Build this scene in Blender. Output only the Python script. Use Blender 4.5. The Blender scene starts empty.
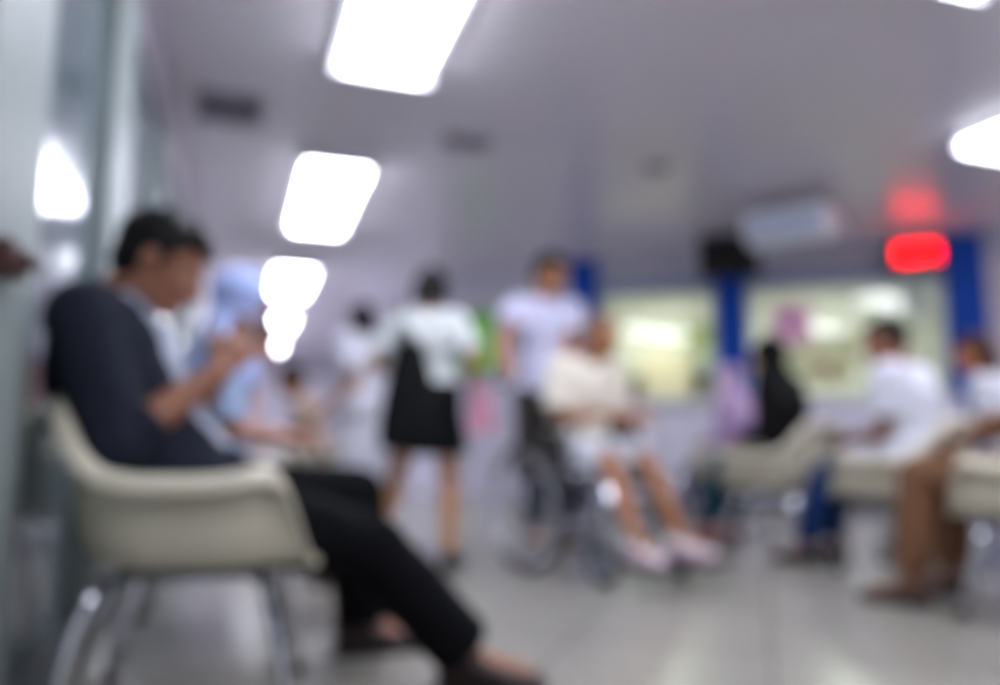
import bpy, bmesh, math, random
from mathutils import Vector, Matrix
V = Vector
random.seed(7)
SC = bpy.context.scene
COL = SC.collection
R = math.radians

# ------------------------------------------------------------------ camera numbers
FPX = 750.0                      # focal length in pixels of a 1000 px wide frame
CAMZ = 0.62                      # the photographer holds the camera at seat height
PITCH = math.atan(97.5 / FPX)    # looking slightly up
AX = R(19.1)                     # direction of the hall's length, left of the view direction
UA = V((-math.sin(AX), math.cos(AX), 0))
VA = V((math.cos(AX), math.sin(AX), 0))
CEIL = 2.52


def P(px, py, Y):
    """point at distance Y in front of the camera, seen at pixel px, py"""
    X, s = (px - 500) / FPX, (342.5 - py) / FPX
    ry = math.cos(PITCH) - s * math.sin(PITCH)
    rz = math.sin(PITCH) + s * math.cos(PITCH)
    k = Y / ry
    return V((X * k, Y, CAMZ + rz * k))


def G(px, Y, z=0.0):
    """point at height z and distance Y in the vertical plane of column px"""
    X = (px - 500) / FPX
    # depth along the optical axis
    d = Y * math.cos(PITCH) + (z - CAMZ) * math.sin(PITCH)
    return V((X * d, Y, z))


def UVp(u, v, z=0.0):
    p = UA * u + VA * v
    return V((p.x, p.y, z))


# ------------------------------------------------------------------ materials
def lin(c):
    c /= 255.0
    return c / 12.92 if c <= 0.04045 else ((c + 0.055) / 1.055) ** 2.4


def rgb(h):
    return tuple(lin(int(h[i:i + 2], 16)) for i in (0, 2, 4))


MATS = {}


def mat(name, h, rough=0.6, vary=0.12, scale=14.0, bump=0.0, metal=0.0, spec=0.5, sheen=0.0, sss=0.0, coat=0.0):
    if name in MATS:
        return MATS[name]
    m = bpy.data.materials.new(name)
    m.use_nodes = True
    nt = m.node_tree
    b = nt.nodes['Principled BSDF']
    c = rgb(h)
    tc = nt.nodes.new('ShaderNodeTexCoord')
    nz = nt.nodes.new('ShaderNodeTexNoise')
    nz.inputs['Scale'].default_value = scale
    nz.inputs['Detail'].default_value = 4
    nt.links.new(tc.outputs['Object'], nz.inputs['Vector'])
    rp = nt.nodes.new('ShaderNodeValToRGB')
    rp.color_ramp.elements[0].position = 0.3
    rp.color_ramp.elements[1].position = 0.7
    rp.color_ramp.elements[0].color = tuple(x * (1 - vary) for x in c) + (1,)
    rp.color_ramp.elements[1].color = tuple(min(1, x * (1 + vary)) for x in c) + (1,)
    nt.links.new(nz.outputs['Fac'], rp.inputs['Fac'])
    nt.links.new(rp.outputs['Color'], b.inputs['Base Color'])
    b.inputs['Roughness'].default_value = rough
    b.inputs['Metallic'].default_value = metal
    b.inputs['Specular IOR Level'].default_value = spec
    b.inputs['Sheen Weight'].default_value = sheen
    b.inputs['Coat Weight'].default_value = coat
    if sss:
        b.inputs['Subsurface Weight'].default_value = sss
        b.inputs['Subsurface Radius'].default_value = (0.02, 0.008, 0.004)
    if bump:
        bp = nt.nodes.new('ShaderNodeBump')
        bp.inputs['Strength'].default_value = bump
        bp.inputs['Distance'].default_value = 0.01
        nt.links.new(nz.outputs['Fac'], bp.inputs['Height'])
        nt.links.new(bp.outputs['Normal'], b.inputs['Normal'])
    MATS[name] = m
    return m


def emit(name, h, strength):
    if name in MATS:
        return MATS[name]
    m = bpy.data.materials.new(name)
    m.use_nodes = True
    nt = m.node_tree
    b = nt.nodes['Principled BSDF']
    b.inputs['Base Color'].default_value = rgb(h) + (1,)
    b.inputs['Emission Color'].default_value = rgb(h) + (1,)
    b.inputs['Emission Strength'].default_value = strength
    MATS[name] = m
    return m


def glass(name, h, clear=0.85, rough=0.03):
    if name in MATS:
        return MATS[name]
    m = bpy.data.materials.new(name)
    m.use_nodes = True
    nt = m.node_tree
    out = nt.nodes['Material Output']
    nt.nodes.remove(nt.nodes['Principled BSDF'])
    tr = nt.nodes.new('ShaderNodeBsdfTransparent')
    tr.inputs['Color'].default_value = rgb(h) + (1,)
    gl = nt.nodes.new('ShaderNodeBsdfGlossy')
    gl.inputs['Roughness'].default_value = rough
    fr = nt.nodes.new('ShaderNodeFresnel')
    fr.inputs['IOR'].default_value = 1.5
    mx = nt.nodes.new('ShaderNodeMixShader')
    nt.links.new(fr.outputs[0], mx.inputs[0])
    nt.links.new(tr.outputs[0], mx.inputs[1])
    nt.links.new(gl.outputs[0], mx.inputs[2])
    nt.links.new(mx.outputs[0], out.inputs['Surface'])
    MATS[name] = m
    return m


# ------------------------------------------------------------------ objects
def link(name, me, m=None, parent=None, smooth=True):
    o = bpy.data.objects.new(name, me)
    COL.objects.link(o)
    if m is not None and len(me.materials) == 0:
        for x in (m if isinstance(m, (list, tuple)) else [m]):
            me.materials.append(x)
    if smooth:
        for p in me.polygons:
            p.use_smooth = True
    if parent is not None:
        o.parent = parent
    return o


def obj(name, bm, m, parent=None, smooth=True, bevel=0.0, sharp=35):
    bmesh.ops.recalc_face_normals(bm, faces=bm.faces)
    me = bpy.data.meshes.new(name)
    bm.to_mesh(me)
    bm.free()
    o = link(name, me, m, parent, smooth)
    if smooth:
        me.set_sharp_from_angle(angle=R(sharp))
    if bevel:
        b = o.modifiers.new('bevel', 'BEVEL')
        b.width = bevel
        b.segments = 2
        b.limit_method = 'ANGLE'
    return o


def thing(name, label, cat, loc=(0, 0, 0), rot=0.0, group=None):
    o = bpy.data.objects.new(name, None)
    COL.objects.link(o)
    o.empty_display_size = 0.1
    o.location = loc
    o.rotation_euler = (0, 0, rot)
    return tag(o, label, cat, group)


def tag(o, label, cat, group=None):
    o['label'] = label
    o['category'] = cat
    if group:
        o['group'] = group
    return o


def struct(o):
    o['kind'] = 'structure'
    return o


def copy_tree(o, parent=None):
    c = o.copy()
    COL.objects.link(c)
    if parent is not None:
        c.parent = parent
    for ch in list(o.children):
        copy_tree(ch, c)
    return c


def yaw_of(f):
    """rotation that turns local +Y to the direction f"""
    return math.atan2(-f[0], f[1])


# ------------------------------------------------------------------ bmesh shapes
def box(bm, lo, hi, M=None):
    r = bmesh.ops.create_cube(bm, size=1.0)
    lo, hi = V(lo), V(hi)
    for v in r['verts']:
        v.co = V((lo[i] + (v.co[i] + 0.5) * (hi[i] - lo[i]) for i in range(3)))
        if M is not None:
            v.co = M @ v.co
    return r['verts']


def frame_of(d, hint=None):
    d = d.normalized()
    h = hint if hint is not None else (V((0, 0, 1)) if abs(d.z) < 0.9 else V((0, 1, 0)))
    a = h.cross(d)
    if a.length < 1e-6:
        a = V((1, 0, 0)).cross(d)
    a.normalize()
    return a, d.cross(a)


def loft(bm, rings, close=True):
    rows = [[bm.verts.new(p) for p in ring] for ring in rings]
    n = len(rows[0])
    for a, b in zip(rows, rows[1:]):
        for i in range(n):
            j = (i + 1) % n
            bm.faces.new((a[i], a[j], b[j], b[i]))
    if close:
        bm.faces.new(list(reversed(rows[0])))
        bm.faces.new(rows[-1])
    return rows


def ring(c, a, b, ra, rb, n=20, p=1.0):
    out = []
    for i in range(n):
        t = 2 * math.pi * i / n
        cx, sx = math.cos(t), math.sin(t)
        if p != 1.0:
            cx = math.copysign(abs(cx) ** p, cx)
            sx = math.copysign(abs(sx) ** p, sx)
        out.append(c + a * ra * cx + b * rb * sx)
    return out


def cap(bm, A, B, ra, rb, n=14, k=4):
    """tapered capsule"""
    A, B = V(A), V(B)
    d = B - A
    L = d.length
    if L < 1e-6:
        d = V((0, 0, 1))
    d.normalize()
    a, b = frame_of(d)
    rings = []
    for i in range(k):
        t = math.pi / 2 * (1 - (i + 0.35) / k)
        rings.append(ring(A - d * ra * math.sin(t), a, b, ra * math.cos(t), ra * math.cos(t), n))
    rings.append(ring(A, a, b, ra, ra, n))
    rings.append(ring(B, a, b, rb, rb, n))
    for i in range(k - 1, -1, -1):
        t = math.pi / 2 * (1 - (i + 0.35) / k)
        rings.append(ring(B + d * rb * math.sin(t), a, b, rb * math.cos(t), rb * math.cos(t), n))
    loft(bm, rings)


def cone(bm, A, B, ra, rb, n=18):
    """flat ended tapered tube"""
    A, B = V(A), V(B)
    a, b = frame_of(B - A)
    loft(bm, [ring(A, a, b, ra, ra, n), ring(B, a, b, rb, rb, n)])


def ell(bm, c, axes, radii, n=16):
    c = V(c)
    r = bmesh.ops.create_uvsphere(bm, u_segments=n, v_segments=max(8, n * 2 // 3), radius=1.0)
    for v in r['verts']:
        q = v.co.copy()
        v.co = c + axes[0] * (q.x * radii[0]) + axes[1] * (q.y * radii[1]) + axes[2] * (q.z * radii[2])


def tube(bm, pts, r, n=10, closed=False):
    pts = [V(p) for p in pts]
    m = len(pts)
    rows = []
    hint = None
    for i, p in enumerate(pts):
        if closed:
            d = pts[(i + 1) % m] - pts[i - 1]
        else:
            d = pts[min(i + 1, m - 1)] - pts[max(i - 1, 0)]
        d.normalize()
        if hint is None:
            a, b = frame_of(d)
        else:
            a = hint - d * hint.dot(d)
            if a.length < 1e-5:
                a, b = frame_of(d)
            a.normalize()
            b = d.cross(a)
        hint = a
        rr = r[i] if isinstance(r, (list, tuple)) else r
        rows.append([bm.verts.new(q) for q in ring(p, a, b, rr, rr, n)])
    for i in range(m if closed else m - 1):
        A, B = rows[i], rows[(i + 1) % m]
        for k in range(n):
            j = (k + 1) % n
            bm.faces.new((A[k], A[j], B[j], B[k]))
    if not closed:
        bm.faces.new(list(reversed(rows[0])))
        bm.faces.new(rows[-1])


def smooth_path(pts, n=6):
    """Catmull-Rom through pts"""
    pts = [V(p) for p in pts]
    out = []
    for i in range(len(pts) - 1):
        p0, p1, p2, p3 = pts[max(i - 1, 0)], pts[i], pts[i + 1], pts[min(i + 2, len(pts) - 1)]
        for k in range(n):
            t = k / n
            out.append(0.5 * ((2 * p1) + (p2 - p0) * t + (2 * p0 - 5 * p1 + 4 * p2 - p3) * t * t + (3 * p1 - p0 - 3 * p2 + p3) * t ** 3))
    out.append(pts[-1])
    return out


TMP = bpy.data.scenes.new('scratch')


def remesh(bm, voxel, it=3, fac=0.5):
    """joins overlapping closed shapes into one continuous surface"""
    bmesh.ops.recalc_face_normals(bm, faces=bm.faces)
    me = bpy.data.meshes.new('tmp')
    bm.to_mesh(me)
    bm.free()
    o = bpy.data.objects.new('tmp', me)
    TMP.collection.objects.link(o)
    m = o.modifiers.new('r', 'REMESH')
    m.mode = 'VOXEL'
    m.voxel_size = voxel
    if it:
        s = o.modifiers.new('s', 'SMOOTH')
        s.factor = fac
        s.iterations = it
    TMP.view_layers[0].update()
    dg = TMP.view_layers[0].depsgraph
    out = bpy.data.meshes.new_from_object(o.evaluated_get(dg))
    bpy.data.objects.remove(o)
    bpy.data.meshes.remove(me)
    return out


# ------------------------------------------------------------------ people
def two_bone(a, target, l1, l2, pole):
    d = target - a
    L = d.length
    mx = (l1 + l2) * 0.995
    if L > mx:
        d = d * (mx / L)
        L = mx
    target = a + d
    dn = d.normalized()
    x = (l1 * l1 - l2 * l2 + L * L) / (2 * L)
    h = math.sqrt(max(0.0, l1 * l1 - x * x))
    p = V(pole)
    p = p - dn * p.dot(dn)
    p.normalize()
    return a + dn * x + p * h, target


def hand(bm, w, hd, pn, thumb, curl, s=1.0, spread=1.0):
    """palm, four fingers and a thumb at wrist w; hd along the hand, pn out of the palm, thumb towards the thumb's side"""
    hd = hd.normalized()
    pn = (pn - hd * pn.dot(hd)).normalized()
    t = (thumb - hd * thumb.dot(hd) - pn * thumb.dot(pn)).normalized()
    offs = [0.031, 0.010, -0.011, -0.031]
    fl = [0.92, 1.0, 0.95, 0.76]
    for o, f in zip(offs, fl):
        k = w + hd * (0.088 - abs(o) * 0.25) * s + t * o * s
        cap(bm, w + t * o * 0.5 * s + hd * 0.012 * s, k, 0.0165 * s, 0.0115 * s, 10, 3)
        p, ang = k, 0.15 + curl * 0.55
        for L, r in ((0.045, 0.0095), (0.028, 0.0088), (0.021, 0.0078)):
            d = (hd + t * o * 2.5 * spread) * math.cos(ang) + pn * math.sin(ang)
            d.normalize()
            q = p + d * L * f * s
            cap(bm, p, q, r * s, r * 0.92 * s, 10, 3)
            p = q
            ang += curl * 0.85
    p = w + hd * 0.028 * s + t * 0.024 * s
    d = (hd * 0.6 + t * 0.7 + pn * (0.25 + 0.3 * curl)).normalized()
    q = p + d * 0.045 * s
    cap(bm, p, q, 0.014 * s, 0.011 * s, 10, 3)
    d = (hd * 0.85 + t * (0.3 - 0.5 * curl) + pn * (0.3 + 0.5 * curl)).normalized()
    cap(bm, q, q + d * 0.034 * s, 0.0108 * s, 0.0088 * s, 10, 3)


def shoe(A, fd, s, kind='shoe'):
    """shoe under ankle A along fd; returns bmesh of upper and of sole"""
    fd = fd.normalized()
    side = fd.cross(V((0, 0, 1))).normalized()
    up = side.cross(fd)
    base = A - up * 0.085 * s
    prof = [(-0.075, 0.020, 0.050), (-0.068, 0.033, 0.085), (-0.03, 0.038, 0.105), (0.02, 0.039, 0.100), (0.06, 0.043, 0.075), (0.10, 0.048, 0.058),
            (0.14, 0.048, 0.047), (0.17, 0.040, 0.038), (0.187, 0.022, 0.026)]
    up_bm, so_bm = bmesh.new(), bmesh.new()
    rows, srows = [], []
    for x, w, h in prof:
        c = base + fd * x * s
        rg = []
        for i in range(16):
            t = 2 * math.pi * i / 16
            cx, sx = math.cos(t), math.sin(t)
            wid = math.copysign(abs(cx) ** 0.7, cx) * w * s
            hz = 0.018 * s + (h * s - 0.018 * s) * (0.5 + 0.5 * sx)
            if sx > 0:
                wid *= 1 - 0.35 * sx ** 2
            rg.append(c + side * wid + up * hz)
        rows.append(rg)
        srows.append([c + side * math.copysign(abs(math.cos(2 * math.pi * i / 16)) ** 0.6, math.cos(2 * math.pi * i / 16)) * (w + 0.004) * s
                      + up * (0.0 if math.sin(2 * math.pi * i / 16) < -0.01 else 0.022) * s for i in range(16)])
    loft(up_bm, rows)
    loft(so_bm, srows)
    return up_bm, so_bm


def person(name, label, hip, face, s=1.0, lean=0.0, side=0.0, bow=0.0, twist=0.0, neck=20.0, head_pitch=0.0, head_yaw=0.0, head_roll=0.0,
           wr=None, wl=None, er=(0, -0.5, -1), el=(0, -0.5, -1), hr=None, hl=None, curl=0.6, ar=None, al=None, kr=(0, 1, 0.6), kl=(0, 1, 0.6),
           footr=None, footl=None, skin='8a5a41', female=False, hair=('short', '14120f'), top=None, legs=None, shoes=None, jacket=None,
           voxel=0.0085, legk=1.0):
    """A figure. hip: centre of the hips (world); face: forward direction in plan; wr, wl / ar, al: wrist and ankle targets (world); er, el, kr, kl:
    where elbows and knees point, in (right, forward, up); hr, hl: (hand direction, palm normal) in the same local terms."""
    hip = V(hip)
    F = V((face[0], face[1], 0)).normalized()
    U = V((0, 0, 1))
    Rt = F.cross(U)

    def loc(t):
        return Rt * t[0] + F * t[1] + U * t[2]
    S = (U * math.cos(R(lean)) + F * math.sin(R(lean)) + Rt * math.sin(R(side))).normalized()
    FS = (F - S * F.dot(S)).normalized()
    RS = FS.cross(S)

    def spine(t):
        return hip + S * t * s - FS * bow * s * math.sin(max(0, min(1, t / 0.5)) * math.pi)

    FC = FS * math.cos(R(twist)) + RS * math.sin(R(twist))
    RC = FC.cross(S)
    N = spine(0.50)
    wsh = 0.158 if female else 0.178
    SR, SL = spine(0.445) + RC * wsh * s, spine(0.445) - RC * wsh * s
    HR, HL = hip + RS * 0.088 * s - S * 0.02 * s, hip - RS * 0.088 * s - S * 0.02 * s
    # arms
    la, lf, lt, lc = 0.285 * s, 0.255 * s, 0.43 * s * legk, 0.415 * s * legk
    WR = V(wr) if wr is not None else SR + loc((0.06, 0.02, -0.52)) * s
    WL = V(wl) if wl is not None else SL + loc((-0.06, 0.02, -0.52)) * s
    ER, WR = two_bone(SR, WR, la, lf, loc(er))
    EL, WL = two_bone(SL, WL, la, lf, loc(el))
    AR = V(ar) if ar is not None else V((HR.x, HR.y, 0.085 * s))
    AL = V(al) if al is not None else V((HL.x, HL.y, 0.085 * s))
    KR, AR = two_bone(HR, AR, lt, lc, loc(kr))
    KL, AL = two_bone(HL, AL, lt, lc, loc(kl))
    # head
    nd = (U * math.cos(R(neck)) + F * math.sin(R(neck))).normalized()
    M = Matrix.Rotation(-R(head_yaw), 3, 'Z')
    hf0 = M @ F
    hr0 = hf0.cross(U)
    hf = (hf0 * math.cos(R(head_pitch)) - U * math.sin(R(head_pitch)))
    hu = hr0.cross(hf)
    if head_roll:
        Q = Matrix.Rotation(R(head_roll), 3, hf)
        hr0, hu = Q @ hr0, Q @ hu
    HC = N + nd * 0.150 * s + hf * 0.022 * s
    hs = s * (0.96 if female else 1.0)

    def H(f, r, u):
        return HC + (hf * f + hr0 * r + hu * u) * hs
    hax = (hf, hr0, hu)

    root = thing(name, label, 'person', (hip.x, hip.y, 0))
    inv = Matrix.Translation((-hip.x, -hip.y, 0))
    skin_m = mat('skin_' + skin, skin, 0.5, 0.08, 30, 0.05, sss=0.08)
    eye_m = mat('eye_white', 'b9b0a8', 0.25, 0.03)
    iris_m = mat('eye_dark', '1c120c', 0.2, 0.05)
    lip_m = mat('lips_' + skin, '7c4238', 0.45, 0.08)

    def put(nm, me_or_bm, m, parent=root, smooth=True):
        if isinstance(me_or_bm, bpy.types.Mesh):
            me_or_bm.transform(inv)
            me_or_bm.name = nm
            return link(nm, me_or_bm, m, parent, smooth)
        o = obj(nm, me_or_bm, m, parent, smooth)
        o.data.transform(inv)
        return o

    # ---- body
    bm = bmesh.new()
    if female:
        prof = [(-0.10, .085, .075), (-0.06, .150, .11), (0.0, .168, .118), (0.07, .155, .108), (0.15, .125, .092), (0.22, .125, .095), (0.30, .143, .112), (0.37, .152, .108),
                (0.44, .150, .085), (0.485, .095, .065), (0.515, .05, .05)]
    else:
        prof = [(-0.10, .085, .075), (-0.06, .145, .105), (0.0, .163, .115), (0.07, .155, .110), (0.15, .146, .106), (0.22, .150, .110), (0.30, .166, .118), (0.37, .176, .115),
                (0.44, .165, .092), (0.485, .105, .070), (0.515, .055, .055)]

    def trings(infl, lo=-9, hi=9, cut=None):
        out = []
        ts = [p[0] for p in prof]
        pts = [p for p in prof if lo <= p[0] <= hi]

        def at(t):
            for a, b in zip(prof, prof[1:]):
                if a[0] <= t <= b[0]:
                    k = (t - a[0]) / (b[0] - a[0])
                    return (t, a[1] + (b[1] - a[1]) * k, a[2] + (b[2] - a[2]) * k)
            return (t, prof[0][1], prof[0][2]) if t < prof[0][0] else (t, prof[-1][1], prof[-1][2])
        if lo > -9:
            pts = [at(lo)] + [p for p in pts if p[0] > lo + 0.01]
        if hi < 9:
            pts = [p for p in pts if p[0] < hi - 0.01] + [at(hi)]
        for t, w, d in pts:
            k = max(0.0, min(1.0, t / 0.4))
            f = (FS * (1 - k) + FC * k).normalized()
            r = f.cross(S)
            out.append(ring(spine(t), r, f, (w + infl) * s, (d + infl) * s, 22, 0.85))
        return out
    loft(bm, trings(0))
    aw = 0.85 if female else 1.0
    for Sx, Ex, Wx, sg in ((SR, ER, WR, 1), (SL, EL, WL, -1)):
        cap(bm, spine(0.455) + RC * sg * 0.07 * s, Sx, 0.052 * s * aw, 0.054 * s * aw)
        cap(bm, Sx, Ex, 0.050 * s * aw, 0.038 * s * aw)
        mid = Ex + (Wx - Ex) * 0.28
        cap(bm, Ex, mid, 0.038 * s * aw, 0.041 * s * aw)
        cap(bm, mid, Wx, 0.041 * s * aw, 0.026 * s * aw)
    for Hx, Kx, Ax in ((HR, KR, AR), (HL, KL, AL)):
        cap(bm, Hx, Kx, 0.082 * s, 0.054 * s)
        mid = Kx + (Ax - Kx) * 0.32
        cap(bm, Kx, mid, 0.052 * s, 0.055 * s)
        cap(bm, mid, Ax, 0.055 * s, 0.036 * s)
    fr = V((footr[0], footr[1], footr[2] if len(footr) > 2 else 0)) if footr else F + Rt * 0.15
    fl_ = V((footl[0], footl[1], footl[2] if len(footl) > 2 else 0)) if footl else F - Rt * 0.15
    for Ax, fd in ((AR, fr), (AL, fl_)):
        fd = fd.normalized()
        cap(bm, Ax - U * 0.035 * s - fd * 0.035 * s, Ax - U * 0.03 * s + fd * 0.05 * s, 0.036 * s, 0.034 * s)
        cap(bm, Ax - U * 0.03 * s + fd * 0.05 * s, Ax - U * 0.055 * s + fd * 0.145 * s, 0.034 * s, 0.024 * s)
    # hands
    for Ex, Wx, sg, hh in ((ER, WR, 1, hr), (EL, WL, -1, hl)):
        if hh is None:
            hd = (Wx - Ex).normalized()
            pn = -Rt * sg + F * 0.2
            th = F
        else:
            hd, pn = loc(hh[0]), loc(hh[1])
            th = loc(hh[2]) if len(hh) > 2 else pn.cross(hd) * sg
        hand(bm, Wx, hd, pn, th, curl, s * (0.92 if female else 1.0))
    # neck and head
    cap(bm, N - nd * 0.02 * s, H(-0.015, 0, -0.05), (0.048 if female else 0.058) * s, (0.047 if female else 0.056) * s)
    ell(bm, H(-0.010, 0, 0.032), hax, [x * hs for x in (0.099, 0.077, 0.084)])
    ell(bm, H(0.024, 0, -0.036), hax, [x * hs for x in (0.066, 0.059, 0.076)])
    ell(bm, H(0.060, 0, -0.093), hax, [x * hs for x in (0.024, 0.026, 0.020)])
    cap(bm, H(-0.02, 0.052, -0.055), H(0.055, 0.02, -0.09), 0.020 * hs, 0.018 * hs)
    cap(bm, H(-0.02, -0.052, -0.055), H(0.055, -0.02, -0.09), 0.020 * hs, 0.018 * hs)
    cap(bm, H(0.084, 0, 0.008), H(0.107, 0, -0.032), 0.008 * hs, 0.013 * hs)
    for sg in (1, -1):
        cap(bm, H(0.098, sg * 0.009, -0.036), H(0.092, sg * 0.013, -0.037), 0.009 * hs, 0.008 * hs)
        cap(bm, H(0.086, sg * 0.014, 0.024), H(0.070, sg * 0.048, 0.022), 0.010 * hs, 0.009 * hs)
        ell(bm, H(-0.008, sg * 0.079, -0.008), hax, [x * hs for x in (0.020, 0.008, 0.031)])
        ell(bm, H(0.052, sg * 0.036, -0.024), hax, [x * hs for x in (0.030, 0.024, 0.026)])
        ell(bm, H(0.076, sg * 0.032, 0.003), hax, [x * hs for x in (0.013, 0.015, 0.012)])
    ell(bm, H(0.084, 0, -0.062), hax, [x * hs for x in (0.012, 0.026, 0.012)])
    me = remesh(bm, voxel, 3)
    for x in (skin_m, eye_m, iris_m, lip_m):
        me.materials.append(x)
    eyes = [H(0.088, 0.032, 0.003), H(0.088, -0.032, 0.003)]
    lip = H(0.096, 0, -0.062)
    for p in me.polygons:
        c = p.center
        if (c - HC).length < 0.15 * s:
            for e in eyes:
                d = (c - e).length
                if abs((c - e).dot(hu)) > 0.0055 * hs:
                    continue
                if d < 0.0068 * hs:
                    p.material_index = 2
                elif d < 0.0125 * hs:
                    p.material_index = 1
            q = c - lip
            if abs(q.dot(hf)) < 0.018 * hs and (q.dot(hr0) / 0.026) ** 2 + (q.dot(hu) / 0.010) ** 2 < hs * hs:
                p.material_index = 3
    put('body', me, None)

    # ---- hair
    kind, hcol = hair[0], hair[1]
    hm = mat('hair_' + hcol, hcol, 0.65 if kind not in ('scarf', 'cap') else 0.85, 0.25, 60, 0.3, spec=0.2)
    bm = bmesh.new()
    if kind in ('short', 'bob', 'long', 'pony', 'thin'):
        th = 0.006 if kind != 'thin' else 0.0
        ell(bm, H(-0.024, 0, 0.046), hax, [(x + th) * hs for x in (0.098, 0.079, 0.081)])
        ell(bm, H(-0.050, 0, 0.000), hax, [(x + th) * hs for x in (0.062, 0.072, 0.075)])
        rnd = random.Random(len(name) * 31 + len(label))
        for i in range(26):
            a = rnd.uniform(0, 2 * math.pi)
            e = rnd.uniform(0.15, 1.3)
            p = H(-0.022 + 0.095 * math.cos(a) * math.cos(e), 0.078 * math.sin(a) * math.cos(e), 0.048 + 0.082 * math.sin(e))
            cap(bm, p, p + (hf * rnd.uniform(-0.01, 0.02) + hu * rnd.uniform(0, 0.008)) * hs, 0.014 * hs, 0.009 * hs, 8, 2)
        for sg in (1, -1):
            cap(bm, H(0.02, sg * 0.072, 0.03), H(0.016, sg * 0.072, -0.004), 0.012 * hs, 0.007 * hs, 8, 2)
        if kind == 'short':
            for i in range(7):
                y = -0.05 + i * 0.1 / 6
                cap(bm, H(0.055, y, 0.098), H(0.086, y * 1.05, 0.066 + 0.006 * math.sin(i * 2.1)), 0.016 * hs, 0.008 * hs, 8, 2)
        if kind in ('bob', 'long'):
            z = -0.11 if kind == 'bob' else -0.24
            for i in range(9):
                a = R(100 + i * 20)
                top_ = H(-0.02 + 0.088 * math.cos(a), 0.084 * math.sin(a), 0.03)
                cap(bm, top_, H(-0.03 + 0.086 * math.cos(a), 0.086 * math.sin(a), z), 0.026 * hs, 0.018 * hs, 10, 3)
        if kind == 'pony':
            cap(bm, H(-0.10, 0, 0.03), H(-0.125, 0, 0.02), 0.028 * hs, 0.03 * hs)
            cap(bm, H(-0.125, 0, 0.02), H(-0.13, 0, -0.14), 0.032 * hs, 0.014 * hs)
        put('hair', remesh(bm, 0.006, 2), hm)
    elif kind == 'scarf':
        ell(bm, H(-0.030, 0, 0.022), hax, [x * hs for x in (0.118, 0.100, 0.112)])
        ell(bm, H(-0.020, 0, -0.055), hax, [x * hs for x in (0.095, 0.088, 0.085)])
        if len(hair) > 2:      # pointed folded peak
            cap(bm, H(-0.03, 0, 0.09), H(-0.05, 0, 0.14), 0.06 * hs, 0.02 * hs)
        rows = []
        for k in range(7):
            q = k / 6
            c = H(-0.02, 0, -0.06).lerp(spine(0.33), q)
            f = (0.085 + 0.06 * q) * s
            w = (0.085 + 0.125 * math.sin(min(1, q * 1.1) * math.pi / 2)) * s
            rows.append([p + S * 0.008 * s * math.sin(i * 2.3) * q for i, p in enumerate(ring(c, RC, FC, w, f, 28, 0.9))])
        loft(bm, rows)
        put('headscarf', remesh(bm, 0.008, 3), hm)
    elif kind == 'cap':
        ell(bm, H(-0.012, 0, 0.050), hax, [x * hs for x in (0.108, 0.087, 0.085)])
        put('cap', remesh(bm, 0.007, 3), hm)

    # ---- clothes
    def sleeves(bm, frac, infl, flare=0.0):
        for Sx, Ex, Wx, sg in ((SR, ER, WR, 1), (SL, EL, WL, -1)):
            cap(bm, spine(0.455) + RC * sg * 0.07 * s, Sx, (0.052 * aw + infl) * s, (0.056 * aw + infl) * s)
            if frac <= 1:
                e = Sx + (Ex - Sx) * frac
                cone(bm, Sx, e, (0.054 * aw + infl) * s, (0.048 * aw + infl + flare) * s)
            else:
                cap(bm, Sx, Ex, (0.053 * aw + infl) * s, (0.043 * aw + infl) * s)
                e = Ex + (Wx - Ex) * (frac - 1)
                cone(bm, Ex, e, (0.043 * aw + infl) * s, (0.043 * aw + infl - 0.012 * (frac - 1)) * s)

    def wrinkle(me, amt=0.004, sc=17.0):
        from mathutils import noise
        out = []
        for co, nr in [(v.co.copy(), n_.vector.copy()) for v, n_ in zip(me.vertices, me.vertex_normals)]:
            co += nr * ((noise.noise(co * sc) + 0.5 * noise.noise(co * sc * 2.3)) * amt)
            out.extend(co)
        me.vertices.foreach_set('co', out)
        me.update()

    if top:
        bm = bmesh.new()
        loft(bm, trings(top.get('infl', 0.016), top.get('hem', -0.06), 0.495))
        if top.get('belly'):
            ell(bm, spine(0.12) + FS * 0.05 * s, (FS, RS, S), [x * s for x in (0.11, 0.14, 0.15)])
        if top.get('skirt'):
            L = top['skirt']
            c0, c1 = spine(-0.02), spine(-0.02) - U * L * s
            rws = [ring(c0.lerp(c1, k / 4), Rt, F, (0.18 + 0.03 * k / 4) * s, (0.13 + 0.06 * k / 4) * s, 24) for k in range(5)]
            loft(bm, rws)
        sleeves(bm, top.get('sleeve', 0.62), top.get('infl', 0.016), top.get('flare', 0.006))
        me = remesh(bm, max(voxel, 0.008), 2)
        wrinkle(me)
        tn = top.get('name', 'shirt')
        sh = put(tn, me, mat(tn + '_' + top['col'], top['col'], top.get('rough', 0.85), 0.06, 9, 0.15, spec=0.2))
        if top.get('collar'):
            bm = bmesh.new()
            c = spine(0.497)
            f2 = (FC + S * 0.35).normalized()
            r2 = f2.cross((S - FC * 0.35).normalized())
            pts = [c + RC * 0.068 * s * math.cos(t) + FC * 0.064 * s * math.sin(t) - S * 0.014 * s * math.sin(t) for t in [math.pi / 2 + 0.25 + i * (2 * math.pi - 0.5) / 20 for i in range(21)]]
            rows = []
            for i, p in enumerate(pts):
                o_ = (p - c).normalized()
                rows.append([p + S * 0.022 * s, p + S * 0.024 * s + o_ * 0.006 * s, p + o_ * 0.022 * s - S * 0.018 * s, p + o_ * 0.014 * s - S * 0.022 * s])
            loft(bm, rows)
            put('collar', bm, mat('collar_' + top['col'], top['col'], 0.8, 0.05), sh)
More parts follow.
